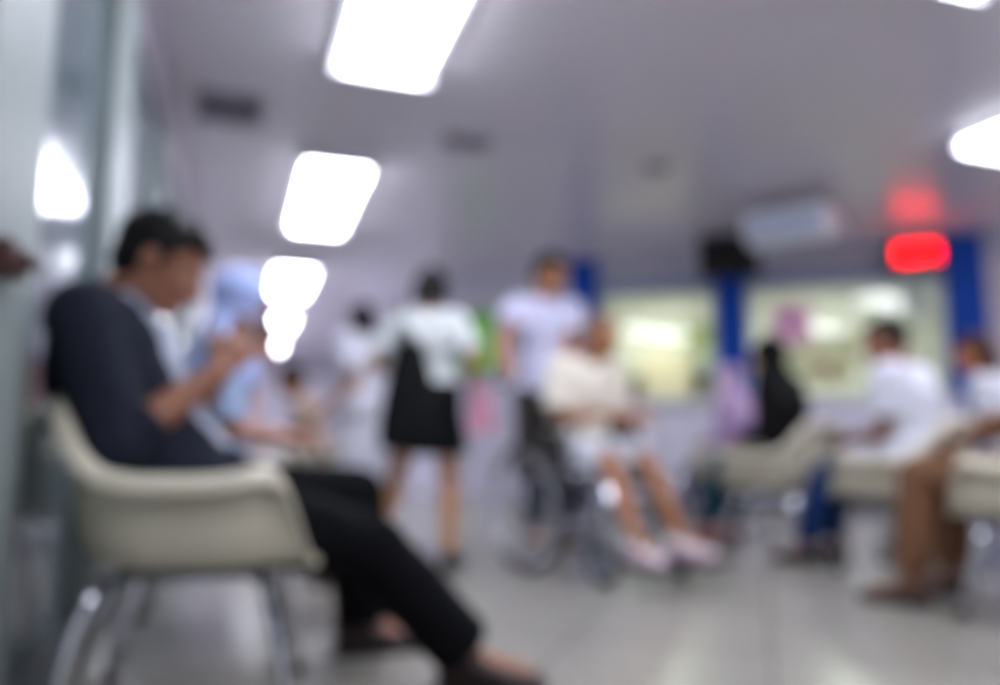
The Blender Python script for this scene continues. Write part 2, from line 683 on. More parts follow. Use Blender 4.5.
    if jacket:
        bm = bmesh.new()
        loft(bm, trings(jacket.get('infl', 0.034), jacket.get('hem', -0.08), 0.505))
        sleeves(bm, jacket.get('sleeve', 1.6), 0.024)
        me = remesh(bm, max(voxel, 0.008), 2)
        wrinkle(me, 0.006, 13)
        b2 = bmesh.new()
        b2.from_mesh(me)
        kill = []
        for f in b2.faces:
            q = f.calc_center_median() - hip
            t = q.dot(S) / s
            fw, rt = (q + FS * bow * s * math.sin(max(0, min(1, t / 0.5)) * math.pi)).dot(FC), q.dot(RC)
            if fw > 0.02 * s and abs(rt) < (0.105 + 0.06 * max(0, t)) * s and t < 0.6 and fw < 0.19 * s and f.normal.dot(FC) > 0.15:
                kill.append(f)
        bmesh.ops.delete(b2, geom=kill, context='FACES')
        b2.to_mesh(me)
        b2.free()
        put('jacket', me, mat('jacket_' + jacket['col'], jacket['col'], 0.9, 0.12, 20, 0.2, spec=0.2))
    if legs:
        lk = legs['kind']
        bm = bmesh.new()
        inf = legs.get('infl', 0.014)
        if lk in ('trousers', 'shorts'):
            loft(bm, trings(inf, -9, 0.075))
            for Hx, Kx, Ax in ((HR, KR, AR), (HL, KL, AL)):
                if lk == 'trousers':
                    cap(bm, Hx, Kx, (0.084 + inf) * s, (0.058 + inf) * s)
                    e = Kx + (Ax - Kx) * legs.get('len', 0.9)
                    cone(bm, Kx, Kx.lerp(e, 0.4), (0.057 + inf) * s, (0.059 + inf) * s)
                    cone(bm, Kx.lerp(e, 0.38), e, (0.059 + inf) * s, (0.044 + inf + legs.get('flare', 0.0)) * s)
                else:
                    e = Hx + (Kx - Hx) * legs.get('len', 0.9)
                    cap(bm, Hx, Hx.lerp(Kx, 0.4), (0.085 + inf) * s, (0.08 + inf) * s)
                    cone(bm, Hx.lerp(Kx, 0.35), e, (0.08 + inf) * s, (0.078 + inf) * s)
        else:
            loft(bm, trings(inf, -9, 0.09))
            mk = (KR + KL) / 2
            c0 = hip
            c1 = c0.lerp(mk, legs.get('len', 0.8))
            ax_ = (c1 - c0).normalized()
            a_ = (Rt - ax_ * Rt.dot(ax_)).normalized()
            b_ = ax_.cross(a_)
            sep = abs((KR - KL).dot(a_)) / 2
            rows = []
            for k in range(7):
                q = k / 6
                rows.append([p + ax_ * 0.006 * math.sin(i * 1.9) * q for i, p in enumerate(ring(c0.lerp(c1, q), a_, b_, (0.185 + (sep - 0.06) * q * 0.7 + 0.01 * q) * s, (0.135 + 0.015 * q) * s, 28))])
            loft(bm, rows)
        me = remesh(bm, max(voxel, 0.008), 2)
        wrinkle(me, 0.004, 15)
        put(lk, me, mat(lk + '_' + legs['col'], legs['col'], legs.get('rough', 0.85), 0.12, 14, 0.15, spec=0.15))
    if shoes:
        sm = mat('shoe_' + shoes['col'], shoes['col'], 0.5, 0.1)
        so = mat('sole_' + shoes.get('sole', '2a2826'), shoes.get('sole', '2a2826'), 0.7, 0.1)
        for Ax, fd in ((AR, fr), (AL, fl_)):
            ub, sb = shoe(Ax, fd, s)
            so_ = put('shoe', ub, sm)
            put('sole', sb, so, so_)
    info = dict(root=root, put=put, HC=HC, H=H, WR=WR, WL=WL, ER=ER, EL=EL, SR=SR, SL=SL, KR=KR, KL=KL, AR=AR, AL=AL, hip=hip, F=F, Rt=Rt, S=S, N=N, spine=spine)
    return info


# ------------------------------------------------------------------ the setting
wall_m = mat('wall_paint', 'c2bfce', 0.55, 0.03, 3)
wall_m2 = mat('wall_paint_end', 'cbc7d2', 0.6, 0.03, 3)
ceil_m = mat('ceiling_gloss_panel', 'e9e4ee', 0.24, 0.02, 2, spec=0.36)
alu_m = mat('grey_green_aluminium', '7f8987', 0.5, 0.05, 8)
alu_d = mat('dark_aluminium', '5c6468', 0.4, 0.06, 8, metal=0.3)
blue_m = mat('blue_column_paint', '0448b2', 0.6, 0.05, 4, spec=0.25)
white_m = mat('white_enamel', 'e6e6ea', 0.4, 0.03)
black_m = mat('black_plastic', '0c0c0e', 0.45, 0.1)
chrome_m = mat('chrome_tube', 'c9cbd2', 0.14, 0.05, metal=1.0)
steel_m = mat('grey_steel', '70757c', 0.35, 0.08, metal=0.8)
rubber_m = mat('black_rubber', '131314', 0.7, 0.1)


def floor_mat():
    m = bpy.data.materials.new('terrazzo_floor')
    m.use_nodes = True
    nt = m.node_tree
    b = nt.nodes['Principled BSDF']
    tc = nt.nodes.new('ShaderNodeTexCoord')
    vo = nt.nodes.new('ShaderNodeTexVoronoi')
    vo.inputs['Scale'].default_value = 120
    nt.links.new(tc.outputs['Object'], vo.inputs['Vector'])
    rp = nt.nodes.new('ShaderNodeValToRGB')
    rp.color_ramp.interpolation = 'CONSTANT'
    cols = ['8e8c83', '96938b', '84827a', '9b9890', '8b887f']
    rp.color_ramp.elements[0].color = rgb(cols[0]) + (1,)
    rp.color_ramp.elements[1].position = 0.25
    rp.color_ramp.elements[1].color = rgb(cols[1]) + (1,)
    for i, c in enumerate(cols[2:]):
        e = rp.color_ramp.elements.new(0.45 + 0.18 * i)
        e.color = rgb(c) + (1,)
    sp = nt.nodes.new('ShaderNodeSeparateColor')
    nt.links.new(vo.outputs['Color'], sp.inputs[0])
    nt.links.new(sp.outputs[0], rp.inputs['Fac'])
    br = nt.nodes.new('ShaderNodeTexBrick')     # square slabs with thin joints
    br.offset = 0.0
    br.inputs['Scale'].default_value = 1.0
    br.inputs['Brick Width'].default_value = 0.6
    br.inputs['Row Height'].default_value = 0.6
    br.inputs['Mortar Size'].default_value = 0.004
    br.inputs['Color1'].default_value = (1, 1, 1, 1)
    br.inputs['Color2'].default_value = (0.93, 0.93, 0.93, 1)
    br.inputs['Mortar'].default_value = (0.45, 0.45, 0.45, 1)
    mp = nt.nodes.new('ShaderNodeMapping')
    mp.inputs['Rotation'].default_value = (0, 0, AX)
    nt.links.new(tc.outputs['Object'], mp.inputs['Vector'])
    nt.links.new(mp.outputs[0], br.inputs['Vector'])
    mx = nt.nodes.new('ShaderNodeMix')
    mx.data_type = 'RGBA'
    mx.blend_type = 'MULTIPLY'
    mx.inputs['Factor'].default_value = 1.0
    nt.links.new(rp.outputs['Color'], mx.inputs['A'])
    nt.links.new(br.outputs['Color'], mx.inputs['B'])
    nt.links.new(mx.outputs['Result'], b.inputs['Base Color'])
    b.inputs['Roughness'].default_value = 0.27
    return m


def slab(name, poly, z0, z1, m):
    bm = bmesh.new()
    loft(bm, [[V((x, y, z0)) for x, y in poly], [V((x, y, z1)) for x, y in poly]])
    return struct(obj(name, bm, m, smooth=False))


def wall(name, A, B, z0, z1, th, m):
    """wall with its face on A-B and its thickness th to the left of A->B"""
    A, B = V(A).to_2d(), V(B).to_2d()
    d = (B - A).normalized()
    n = V((-d.y, d.x)) * th
    return slab(name, [tuple(A), tuple(B), tuple(B + n), tuple(A + n)], z0, z1, m)


FM = floor_mat()
slab('floor', [(-9, -3), (9.5, -3), (9.5, 19), (-9, 19)], -0.1, 0.0, FM)
slab('ceiling', [(-9, -3), (9.5, -3), (9.5, 19), (-9, 19)], CEIL, CEIL + 0.1, ceil_m)

# the counter wall: s runs along it, n away from the camera
W0 = V((1.04, 7.8, 0))
WD = V((0.959, -0.283, 0)).normalized()
WN = V((0.283, 0.959, 0)).normalized()


def W(s, n, z=0.0):
    p = W0 + WD * s + WN * n
    return V((p.x, p.y, z))


MW = Matrix.Translation(W0) @ Matrix.Rotation(math.atan2(WD.y, WD.x), 4, 'Z')   # local (s, n, z)


def wbox(name, lo, hi, m, parent=None, bevel=0.0):
    bm = bmesh.new()
    box(bm, lo, hi, MW)
    return obj(name, bm, m, parent, smooth=False, bevel=bevel)


SILL, HEAD = 1.0, 2.15
struct(wbox('wall_front', (-1.75, 0, 0), (-0.30, 0.15, CEIL), wall_m))
struct(wbox('wall_front_below', (-0.30, 0, 0), (8.0, 0.15, SILL), wall_m))
struct(wbox('wall_front_above', (-0.30, 0, HEAD + 0.10), (8.0, 0.15, CEIL), wall_m))
struct(wbox('trim_1', (-0.30, -0.03, HEAD), (3.25, 0.17, HEAD + 0.10), mat('blue_grey_header', '8f9cc4', 0.5, 0.05)))
struct(wbox('wall_front_side', (3.57, 0, SILL), (8.0, 0.15, HEAD + 0.10), mat('pinkish_wall', 'd9cdd6', 0.6, 0.03)))
for i, (a, b, z1) in enumerate(((-0.30, 0.00, CEIL), (1.18, 1.48, CEIL), (3.25, 3.57, CEIL))):
    struct(wbox('column_blue' if i == 0 else 'column_blue.%03d' % i, (a, -0.06, 0), (b, 0.21, z1), blue_m))
cl = glass('clear_window_glass', 'eef4ee')
fr_m = mat('window_frame_paint', 'd7dcd8', 0.4, 0.03)
for i, (a, b) in enumerate(((0.0, 1.18), (1.48, 3.25))):
    o = wbox('window_%d' % (i + 1), (a, 0.07, SILL), (b, 0.08, HEAD), cl)
    struct(o)
    bm = bmesh.new()
    for lo, hi in (((a, 0.04, SILL), (b, 0.11, SILL + 0.05)), ((a, 0.04, HEAD - 0.05), (b, 0.11, HEAD)), ((a, 0.04, SILL), (a + 0.04, 0.11, HEAD)), ((b - 0.04, 0.04, SILL), (b, 0.11, HEAD))):
        box(bm, lo, hi, MW)
    obj('window_frame', bm, fr_m, o, smooth=False)
# office behind the counter windows
office_m = mat('office_cream_wall', 'e6e5db', 0.7, 0.05, 2)
struct(wbox('wall_office_back', (-0.3, 2.4, 0), (4.4, 2.5, CEIL), office_m))
struct(wbox('wall_office_left', (-0.4, 0.15, 0), (-0.3, 2.5, CEIL), office_m))
struct(wbox('wall_office_right', (4.4, 0.15, 0), (4.5, 2.5, CEIL), office_m))

# left side: glazed partition along the seats (plane v = -0.5)
VW = -0.43
MU = Matrix.Rotation(AX, 4, 'Z')     # local (v, u, z)


def ubox(name, lo, hi, m, parent=None, bevel=0.0):
    bm = bmesh.new()
    box(bm, lo, hi, MU)
    return obj(name, bm, m, parent, smooth=False, bevel=bevel)


panel_m = mat('frosted_grey_green_glass', '66747a', 0.10, 0.05, 2, spec=0.6, coat=0.2)
struct(ubox('wall_left', (VW - 0.16, -3, 2.20), (VW + 0.0, 8.0, CEIL), mat('beam_grey_paint', '8d8894', 0.6, 0.05, 3)))
struct(ubox('baseboard_left', (VW - 0.08, -3, 0.0), (VW + 0.01, 8.0, 0.12), alu_d))
posts = [(1.40, 1.78), (2.56, 2.92), (4.0, 4.12), (5.4, 5.55), (6.8, 7.0)]
for i, (a, b) in enumerate(posts):
    struct(ubox('trim_%d' % (i + 2), (VW - 0.09, a, 0.12), (VW + 0.015, b, 2.20), alu_m, bevel=0.006))
edges = [(-3.0, -3.0)] + posts + [(8.0, 8.0)]
for i in range(len(edges) - 1):
    struct(ubox('window_%d' % (i + 3), (VW - 0.05, edges[i][1], 0.12), (VW - 0.025, edges[i + 1][0], 2.20), panel_m))
struct(ubox('wall_left_far', (VW - 0.16, 8.0, 0), (VW + 0.0, 17.5, CEIL), wall_m2))
# corridor's other wall and its end
cr = W(-1.75, 0.0)
cu, cv = cr.dot(UA), cr.dot(VA)
struct(ubox('wall_corridor', (cv, cu, 0), (cv + 0.15, 17.5, CEIL), wall_m))
struct(ubox('wall_end', (VW - 0.16, 17.5, 0), (cv + 0.2, 17.65, CEIL), wall_m2))
# door lock on the first post
t = thing('door_lock', 'dark red-brown lock box on the pale grey door post at the frame edge', 'lock', UVp(1.53, VW + 0.015, 0.91), AX)
bm = bmesh.new()
box(bm, (0, -0.06, -0.0), (0.03, 0.06, 0.06))
obj('lock_case', bm, mat('lock_brown', '3a1712', 0.4, 0.1), t, smooth=False, bevel=0.006)
bm = bmesh.new()
cap(bm, (0.03, 0.03, 0.03), (0.05, 0.03, 0.03), 0.012, 0.010)
cap(bm, (0.05, 0.03, 0.03), (0.05, -0.05, 0.03), 0.008, 0.007)
obj('handle', bm, mat('lock_handle', '5a3a30', 0.3, 0.1, metal=0.6), t)

# ------------------------------------------------------------------ ceiling fittings
lamp_m = emit('lamp_white', 'f2f4ff', 17.0)


def light_fixture(label, u, v, length=1.75, width=0.50):
    t = thing('ceiling_light', label, 'light', UVp(u, v, CEIL), AX, 'fluorescent ceiling lights')
    bm = bmesh.new()
    hw, hl = width / 2, length / 2
    for lo, hi in (((-hw, -hl, -0.09), (hw, -hl + 0.02, 0)), ((-hw, hl - 0.02, -0.09), (hw, hl, 0)), ((-hw, -hl + 0.02, -0.03), (hw, hl - 0.02, 0))):
        box(bm, lo, hi)
    obj('housing', bm, white_m, t, smooth=False)
    for k in (-1, 0, 1):
        bm = bmesh.new()
        x = k * (width - 0.06) / 3
        w = (width - 0.06) / 6 - 0.008
        pts = []
        n = 9
        for q in (-hl + 0.03, hl - 0.03):
            pts.append([V((x + w * math.cos(math.pi + math.pi * i / (n - 1)), q, -0.032 + 0.05 * math.sin(math.pi + math.pi * i / (n - 1)))) for i in range(n)])
        loft(bm, pts)
        obj('tube', bm, lamp_m, t)
    return t


for lab, u, v in (('largest fluorescent ceiling light, cut off by the top edge of the picture', 2.73, 0.615),
                  ('second ceiling light of the long row, counted from the large one at the top edge', 5.75, 0.575),
                  ('third ceiling light of the long row, above the head of the man in navy', 9.00, 0.525),
                  ('fourth and small ceiling light of the long row, far down the corridor', 12.1, 0.53),
                  ('smallest and farthest ceiling light of the long row, deep in the corridor', 15.2, 0.53),
                  ('unseen ceiling light added overhead for illumination, beyond the top edge beside the seats', -0.3, 0.62),  # unseen fixture added near the camera to light the room
                  ('ceiling light cut off by the frame edge, above and beside the red display', 2.50, 4.48),
                  ('ceiling light of which only a corner shows at the top edge above the red display', 1.24, 2.62)):
    light_fixture(lab, u, v)

# vents
vent_m = mat('vent_grey', 'a09ca8', 0.6, 0.08)


def vent(label, p, w, l, rnd=False):
    t = thing('ceiling_vent', label, 'vent', (p.x, p.y, CEIL), AX)
    bm = bmesh.new()
    for lo, hi in (((-w / 2, -l / 2, -0.02), (-w / 2 + 0.03, l / 2, 0)), ((w / 2 - 0.03, -l / 2, -0.02), (w / 2, l / 2, 0)), ((-w / 2, -l / 2, -0.02), (w / 2, -l / 2 + 0.03, 0)), ((-w / 2, l / 2 - 0.03, -0.02), (w / 2, l / 2, 0))):
        box(bm, lo, hi)
    obj('frame', bm, vent_m, t, smooth=False)
    bm = bmesh.new()
    n = int(l / 0.04)
    for i in range(n):
        y = -l / 2 + 0.03 + (l - 0.06) * (i + 0.5) / n
        box(bm, (-w / 2 + 0.02, -0.012, -0.003), (w / 2 - 0.02, 0.012, 0.003), Matrix.Translation((0, y, -0.012)) @ Matrix.Rotation(R(35), 4, 'X'))
    obj('grille', bm, mat('vent_slat_grey', '98949f', 0.6, 0.08), t, smooth=False)
    return t


vent('square dark ceiling vent beside the row of lights, above the seated man in navy', P(231, 96, 4.1), 0.36, 0.40)
vent('narrow ceiling vent above the woman with the black shoulder bag', P(467, 130, 4.6), 0.30, 0.16)
t = thing('smoke_detector', 'small round grey detector on the ceiling above the wheelchair', 'smoke detector', (*P(656, 159, 5.05).xy, CEIL))
bm = bmesh.new()
ax = (V((1, 0, 0)), V((0, 1, 0)))
loft(bm, [ring(V((0, 0, 0)), *ax, 0.09, 0.09), ring(V((0, 0, -0.02)), *ax, 0.09, 0.09), ring(V((0, 0, -0.035)), *ax, 0.06, 0.06), ring(V((0, 0, -0.05)), *ax, 0.055, 0.055)])
obj('housing', bm, vent_m, t)
bm = bmesh.new()
loft(bm, [ring(V((0, 0, -0.048)), *ax, 0.03, 0.03), ring(V((0, 0, -0.06)), *ax, 0.022, 0.022)])
obj('sensor_cap', bm, white_m, t)

# television on its arm in front of the second column
tc_ = P(729, 257, 6.75)
t = thing('television', 'black television hung high in front of the middle blue column', 'television', tc_, math.atan2(WD.y, WD.x))
bm = bmesh.new()
box(bm, (-0.27, -0.04, -0.20), (0.27, 0.03, 0.20))
obj('casing', bm, black_m, t, smooth=False, bevel=0.012)
bm = bmesh.new()
box(bm, (-0.245, -0.045, -0.165), (0.245, -0.040, 0.175))
obj('screen', bm, mat('dark_screen', '050508', 0.12, 0.1), t, smooth=False)
bm = bmesh.new()
box(bm, (-0.17, 0.03, -0.14), (0.17, 0.12, 0.14))
obj('rear_housing', bm, black_m, t, smooth=False, bevel=0.02)
bm = bmesh.new()
tube(bm, [(0, 0.10, 0.0), (0, 0.20, 0.05), (0, 0.20, CEIL - tc_.z)], 0.02)
box(bm, (-0.08, 0.12, CEIL - tc_.z - 0.015), (0.08, 0.28, CEIL - tc_.z))
obj('ceiling_bracket', bm, black_m, t)

# air conditioner under the ceiling
ac = P(794, 250, 5.85)
t = thing('air_conditioner', 'pale blue-white air conditioner under the ceiling beside the black television', 'air conditioner', (ac.x, ac.y, CEIL), R(-36))
acm = mat('ac_pale_blue', 'eef3ff', 0.35, 0.04)
bm = bmesh.new()
sec = [(-0.30, -0.10), (0.26, -0.10), (0.30, -0.16), (0.26, -0.33), (0.10, -0.38), (-0.30, -0.22)]
# slanted underside facing the room
rows = []
for x in (-0.31, -0.295, 0.295, 0.31):
    k = 0.96 if abs(x) > 0.30 else 1.0
    rows.append([V((x, -(y * k), z * k - 0.0)) for y, z in sec])
loft(bm, rows)
obj('casing', bm, acm, t, smooth=False, bevel=0.012)
bm = bmesh.new()
for i in range(5):
    z = -0.20 - i * 0.024
    box(bm, (-0.27, -0.31 + i * 0.008, z - 0.004), (0.27, -0.285 + i * 0.008, z + 0.004))
obj('outlet_louvre', bm, mat('ac_louvre', 'a9bbe4', 0.4, 0.05), t, smooth=False)
for x in (-0.25, 0.25):
    for y in (-0.15, 0.2):
        bm = bmesh.new()
        tube(bm, [(x, y, -0.11), (x, y, 0.0)], 0.008)
        obj('hanger_rod', bm, steel_m, t)

# red queue display
rs = P(917, 253, 6.6)
t = thing('led_display', 'glowing red number display hung above the far counter window', 'display', rs, math.atan2(WD.y, WD.x))
bm = bmesh.new()
box(bm, (-0.23, -0.01, -0.13), (0.23, 0.06, 0.13))
obj('casing', bm, black_m, t, smooth=False, bevel=0.01)
bm = bmesh.new()
red = emit('red_led', 'ff0208', 6.0)
for r_ in range(8):
    for c_ in range(17):
        x, z = -0.168 + 0.021 * c_, -0.074 + 0.021 * r_
        if r_ < 2 and c_ in (11, 12, 13):
            continue
        box(bm, (x - 0.0085, -0.018, z - 0.0085), (x + 0.0085, -0.010, z + 0.0085))
obj('led_matrix', bm, red, t, smooth=False)
for x in (-0.2, 0.2):
    bm = bmesh.new()
    tube(bm, [(x, 0.03, 0.13), (x, 0.03, CEIL - rs.z)], 0.008)
    obj('hanger_rod', bm, steel_m, t)

# ------------------------------------------------------------------ counter and office
cm = mat('counter_lavender', 'e0deee', 0.45, 0.04)
t = thing('service_counter', 'long pale lavender service counter below the lit windows', 'counter', W(0, 0))


def wpart(name, lo, hi, m, parent, bevel=0.0):
    o = wbox(name, lo, hi, m, None, bevel)
    o.parent = parent
    o.matrix_parent_inverse = Matrix.Translation(-V(parent.location))
    return o


wpart('front_panel', (0.02, -0.42, 0.08), (3.2, -0.38, 0.94), cm, t)
wpart('plinth', (0.04, -0.36, 0.0), (3.18, -0.08, 0.08), alu_d, t)
wpart('worktop', (0.0, -0.48, 0.94), (3.22, -0.065, 0.985), mat('counter_top', 'e4e4ec', 0.3, 0.03), t, 0.008)
for a in (0.02, 3.16):
    wpart('end_panel', (a, -0.38, 0.08), (a + 0.04, -0.07, 0.94), cm, t)

cab = thing('office_cabinet', 'cream office cabinet with two doors standing behind the smaller counter window', 'cabinet', W(0.55, 2.1))
cab_m = mat('cabinet_cream', 'd8ceb6', 0.5, 0.06)
wpart('body', (0.20, 1.95, 0), (0.85, 2.38, 1.75), cab_m, cab, 0.006)
for a in (0.21, 0.53):
    d = wpart('door', (a, 1.925, 0.06), (a + 0.31, 1.95, 1.72), mat('cabinet_door_cream', 'dfd3b8', 0.5, 0.06), cab, 0.004)
    h = wpart('handle', (a + (0.27 if a < 0.4 else 0.02), 1.905, 0.85), (a + (0.29 if a < 0.4 else 0.04), 1.925, 1.0), steel_m, cab)
    h.parent = d
    h.matrix_parent_inverse = Matrix.Translation(-V(cab.location))
cab2 = thing('office_shelf', 'grey-green shelf unit with files behind the smaller counter window', 'shelf', W(1.05, 2.1))
wpart('side_panel', (0.88, 2.0, 0), (0.90, 2.38, 1.6), alu_m, cab2)
wpart('side_panel', (1.60, 2.0, 0), (1.62, 2.38, 1.6), alu_m, cab2)
for z in (0.1, 0.55, 1.0, 1.45):
    wpart('shelf_board', (0.90, 2.0, z), (1.60, 2.38, z + 0.02), alu_m, cab2)
fcols = ['b7c1b0', 'ced0a6', '9fb0b8', 'd8d6c0', '8a9aa8']
rnd = random.Random(5)
for z in (1.023, 1.473):
    x = 0.93
    i = 0
    while x < 1.55:
        w = rnd.uniform(0.05, 0.08)
        h = rnd.uniform(0.26, 0.32)
        o = wbox('binder', (x, 2.03, z), (x + w, 2.30, z + h), mat('binder_' + fcols[i % 5], fcols[i % 5], 0.6, 0.05), None, 0.003)
        tag(o, 'pale office binder standing in a row on the grey-green shelf behind glass', 'binder', 'binders on the office shelf')
        x += w + 0.012
        i += 1

# papers on the glass and posters behind it
def paper(col):
    """thin paper that lets light through from behind"""
    new = 'paper_' + col not in MATS
    m = mat('paper_' + col, col, 0.7, 0.05, 5)
    if new:
        nt = m.node_tree
        b = nt.nodes['Principled BSDF']
        tl = nt.nodes.new('ShaderNodeBsdfTranslucent')
        nt.links.new(nt.nodes['Color Ramp'].outputs['Color'], tl.inputs['Color'])
        mx = nt.nodes.new('ShaderNodeMixShader')
        mx.inputs[0].default_value = 0.55
        nt.links.new(b.outputs[0], mx.inputs[1])
        nt.links.new(tl.outputs[0], mx.inputs[2])
        nt.links.new(mx.outputs[0], nt.nodes['Material Output'].inputs['Surface'])
    return m


def sheet(name, label, cat, s, z, w, h, col, n=0.055, marks=0, mcol='8a8a70', group=None):
    t = thing(name, label, cat, W(s, n, z), math.atan2(WD.y, WD.x), group)
    bm = bmesh.new()
    box(bm, (-w / 2, -0.0015, -h / 2), (w / 2, 0.0015, h / 2))
    obj('sheet', bm, paper(col), t, smooth=False)
    if marks:
        bm = bmesh.new()
        box(bm, (-w * 0.32, -0.003, -h * 0.05), (w * 0.32, -0.0015, h * 0.32))
        obj('printed_block', bm, mat('print_' + mcol, mcol, 0.7, 0.1, 20), t, smooth=False)
    return t


sheet('paper_notice', 'bright pink notice stuck on the large counter window', 'notice', 1.90, 1.75, 0.36, 0.40, 'fad8f0', marks=1, mcol='f5b2de')
sheet('paper_notice', 'cream notice on the large counter window, above the man in white', 'notice', 2.72, 1.55, 0.42, 0.36, 'f4f0dc', marks=1, mcol='d8d6c0')
sheet('paper_notice', 'white notice at the upper corner of the large window near the red display', 'notice', 3.02, 1.92, 0.24, 0.34, 'e8ece6', marks=1, mcol='c6cfd2')
sheet('paper_notice', 'pale yellow sheet low on the large window beside the man in white', 'notice', 2.20, 1.30, 0.34, 0.30, 'f4efcc', marks=1, mcol='e4dfba')
sheet('wall_poster', 'wide pale poster on the office back wall behind the large window', 'poster', 2.35, 1.72, 1.0, 0.55, 'd6d4bd', n=2.39, marks=1, mcol='a9a893')
sheet('wall_poster', 'yellow-green poster on the office back wall near the middle column', 'poster', 1.05, 1.98, 0.55, 0.40, 'c5cc86', n=2.39, marks=1, mcol='9dab72')
# office lamps
for lab, s_, n_ in (('small round office lamp glowing at the top of the smaller counter window', 0.42, 1.2), ('office ceiling lamp behind the large counter window', 2.5, 1.3)):
    t = thing('office_lamp', lab, 'lamp', W(s_, n_, CEIL))
    bm = bmesh.new()
    loft(bm, [ring(V((0, 0, 0)), *ax, 0.30, 0.30, 28), ring(V((0, 0, -0.05)), *ax, 0.30, 0.30, 28), ring(V((0, 0, -0.06)), *ax, 0.27, 0.27, 28)])
    obj('base_ring', bm, white_m, t)
    bm = bmesh.new()
    loft(bm, [ring(V((0, 0, -0.055)), *ax, 0.26, 0.26, 28), ring(V((0, 0, -0.10)), *ax, 0.22, 0.22, 28), ring(V((0, 0, -0.12)), *ax, 0.12, 0.12, 28)])
    obj('diffuser', bm, emit('office_lamp_glow', 'fcfaf2', 46.0), t)

# green notice board on the corridor corner wall
gp = W(-1.33, -0.012, 1.68)
t = thing('notice_board', 'bright green board on the wall between the woman with the bag and the standing man', 'board', gp, math.atan2(WD.y, WD.x))
bm = bmesh.new()
box(bm, (-0.19, -0.02, -0.33), (0.19, 0.01, 0.33))
obj('board', bm, mat('board_green', '7fd040', 0.5, 0.1, 6), t, smooth=False, bevel=0.004)
bm = bmesh.new()
for lo, hi in (((-0.21, -0.03, -0.35), (-0.18, 0.01, 0.35)), ((0.18, -0.03, -0.35), (0.21, 0.01, 0.35)), ((-0.21, -0.03, 0.32), (0.21, 0.01, 0.35)), ((-0.21, -0.03, -0.35), (0.21, 0.01, -0.32))):
    box(bm, lo, hi)
obj('frame', bm, mat('board_frame_green', '3f7a3a', 0.5, 0.1), t, smooth=False)

# ------------------------------------------------------------------ chairs
shell_m = mat('cream_shell_plastic', 'c5bfab', 0.30, 0.03, 3, coat=0.2)


def shell_bm():
    bm = bmesh.new()
    NC = 64
    loops = []
    Wd, D = 0.292, 0.245

    def sst(x, a, b):
        k = max(0.0, min(1.0, (x - a) / (b - a)))
        return k * k * (3 - 2 * k)
    for i in range(NC):
        ph = -math.pi + 2 * math.pi * i / NC
        a = abs(math.degrees(ph))
        sx, cx = math.sin(ph), -math.cos(ph)
        e = 0.62
        x = Wd * math.copysign(abs(sx) ** e, sx)
        y = D * math.copysign(abs(cx) ** e, cx) + 0.01
        z = 0.560 + 0.165 * (1 - sst(a, 12, 68)) - 0.012 * sst(a, 60, 85) + 0.015 * sst(a, 95, 115)
        f = sst(a, 122, 150)
        z = z * (1 - f) + 0.360 * f
        back = 1 - sst(a, 15, 70)
        y += 0.035 * f
        y -= 0.028 * back
        o_ = V((x, y, 0)).normalized()
        roll = 1 - f
        Rm = V((x, y, z))
        B = V((x * 0.74, y * 0.74 + 0.02, 0.352))
        ctrl = V((x * 0.95, y * 0.95, 0.352 + 0.01 * (1 - f)))
        pts = [Rm + o_ * (0.030 * roll + 0.004) - V((0, 0, 0.040 * roll + 0.02 * f)), Rm + o_ * (0.026 * roll + 0.004) - V((0, 0, 0.014 * roll + 0.008 * f)), Rm + o_ * 0.012 * roll + V((0, 0, 0.002)), Rm - o_ * 0.004]
        for k in range(1, 7):
            q = k / 6
            pts.append((Rm - o_ * 0.004) * (1 - q) ** 2 + ctrl * 2 * q * (1 - q) + B * q * q)
        for q in (0.35, 0.7):
            pts.append(B.lerp(V((0, 0.02, 0.345)), q))
        loops.append(pts)
    cols = [[bm.verts.new(p) for p in pts] for pts in loops]
    ctr = bm.verts.new((0, 0.02, 0.343))
    for i in range(NC):
        A, B = cols[i], cols[(i + 1) % NC]
        for k in range(len(A) - 1):
            bm.faces.new((A[k], A[k + 1], B[k + 1], B[k]))
        bm.faces.new((A[-1], ctr, B[-1]))
    return bm


def make_chair(label, pos, face, group=None):
    t = thing('shell_chair', label, 'chair', (pos[0], pos[1], 0), yaw_of(face), group)
    o = obj('seat_shell', shell_bm(), shell_m, t, sharp=80)
    sd = o.modifiers.new('thick', 'SOLIDIFY')
    sd.thickness = 0.010
    sd.offset = 0
    ss = o.modifiers.new('sub', 'SUBSURF')
    ss.levels = ss.render_levels = 1
    bm = bmesh.new()
    for sg in (1, -1):
        tube(bm, [(sg * 0.15, -0.16, 0.331), (sg * 0.15, 0.17, 0.331)], 0.012)
    for y in (-0.14, 0.15):
        tube(bm, [(-0.17, y, 0.321), (0.17, y, 0.321)], 0.012)
    obj('seat_bracket', bm, steel_m, t)
    for sx in (1, -1):
        for sy in (1, -1):
            bm = bmesh.new()
            tube(bm, smooth_path([(sx * 0.10, sy * 0.15, 0.315), (sx * 0.18, sy * 0.17, 0.300), (sx * 0.212, sy * 0.20, 0.21), (sx * 0.235, sy * 0.235, 0.02)], 5), 0.0135)
            lg = obj('leg', bm, chrome_m, t)
            bm = bmesh.new()
            cone(bm, (sx * 0.236, sy * 0.236, 0.0), (sx * 0.235, sy * 0.235, 0.03), 0.019, 0.017)
            obj('foot_cap', bm, rubber_m, lg)
    return t


FW1 = V((0.975, 0.22, 0)).normalized()
FWL = VA.copy()
FRT = V((-0.62, 0.78, 0)).normalized()
C1 = V((-0.720, 1.83, 0))
CHAIR = make_chair('cream shell armchair under the man in the navy jacket', C1, FW1)


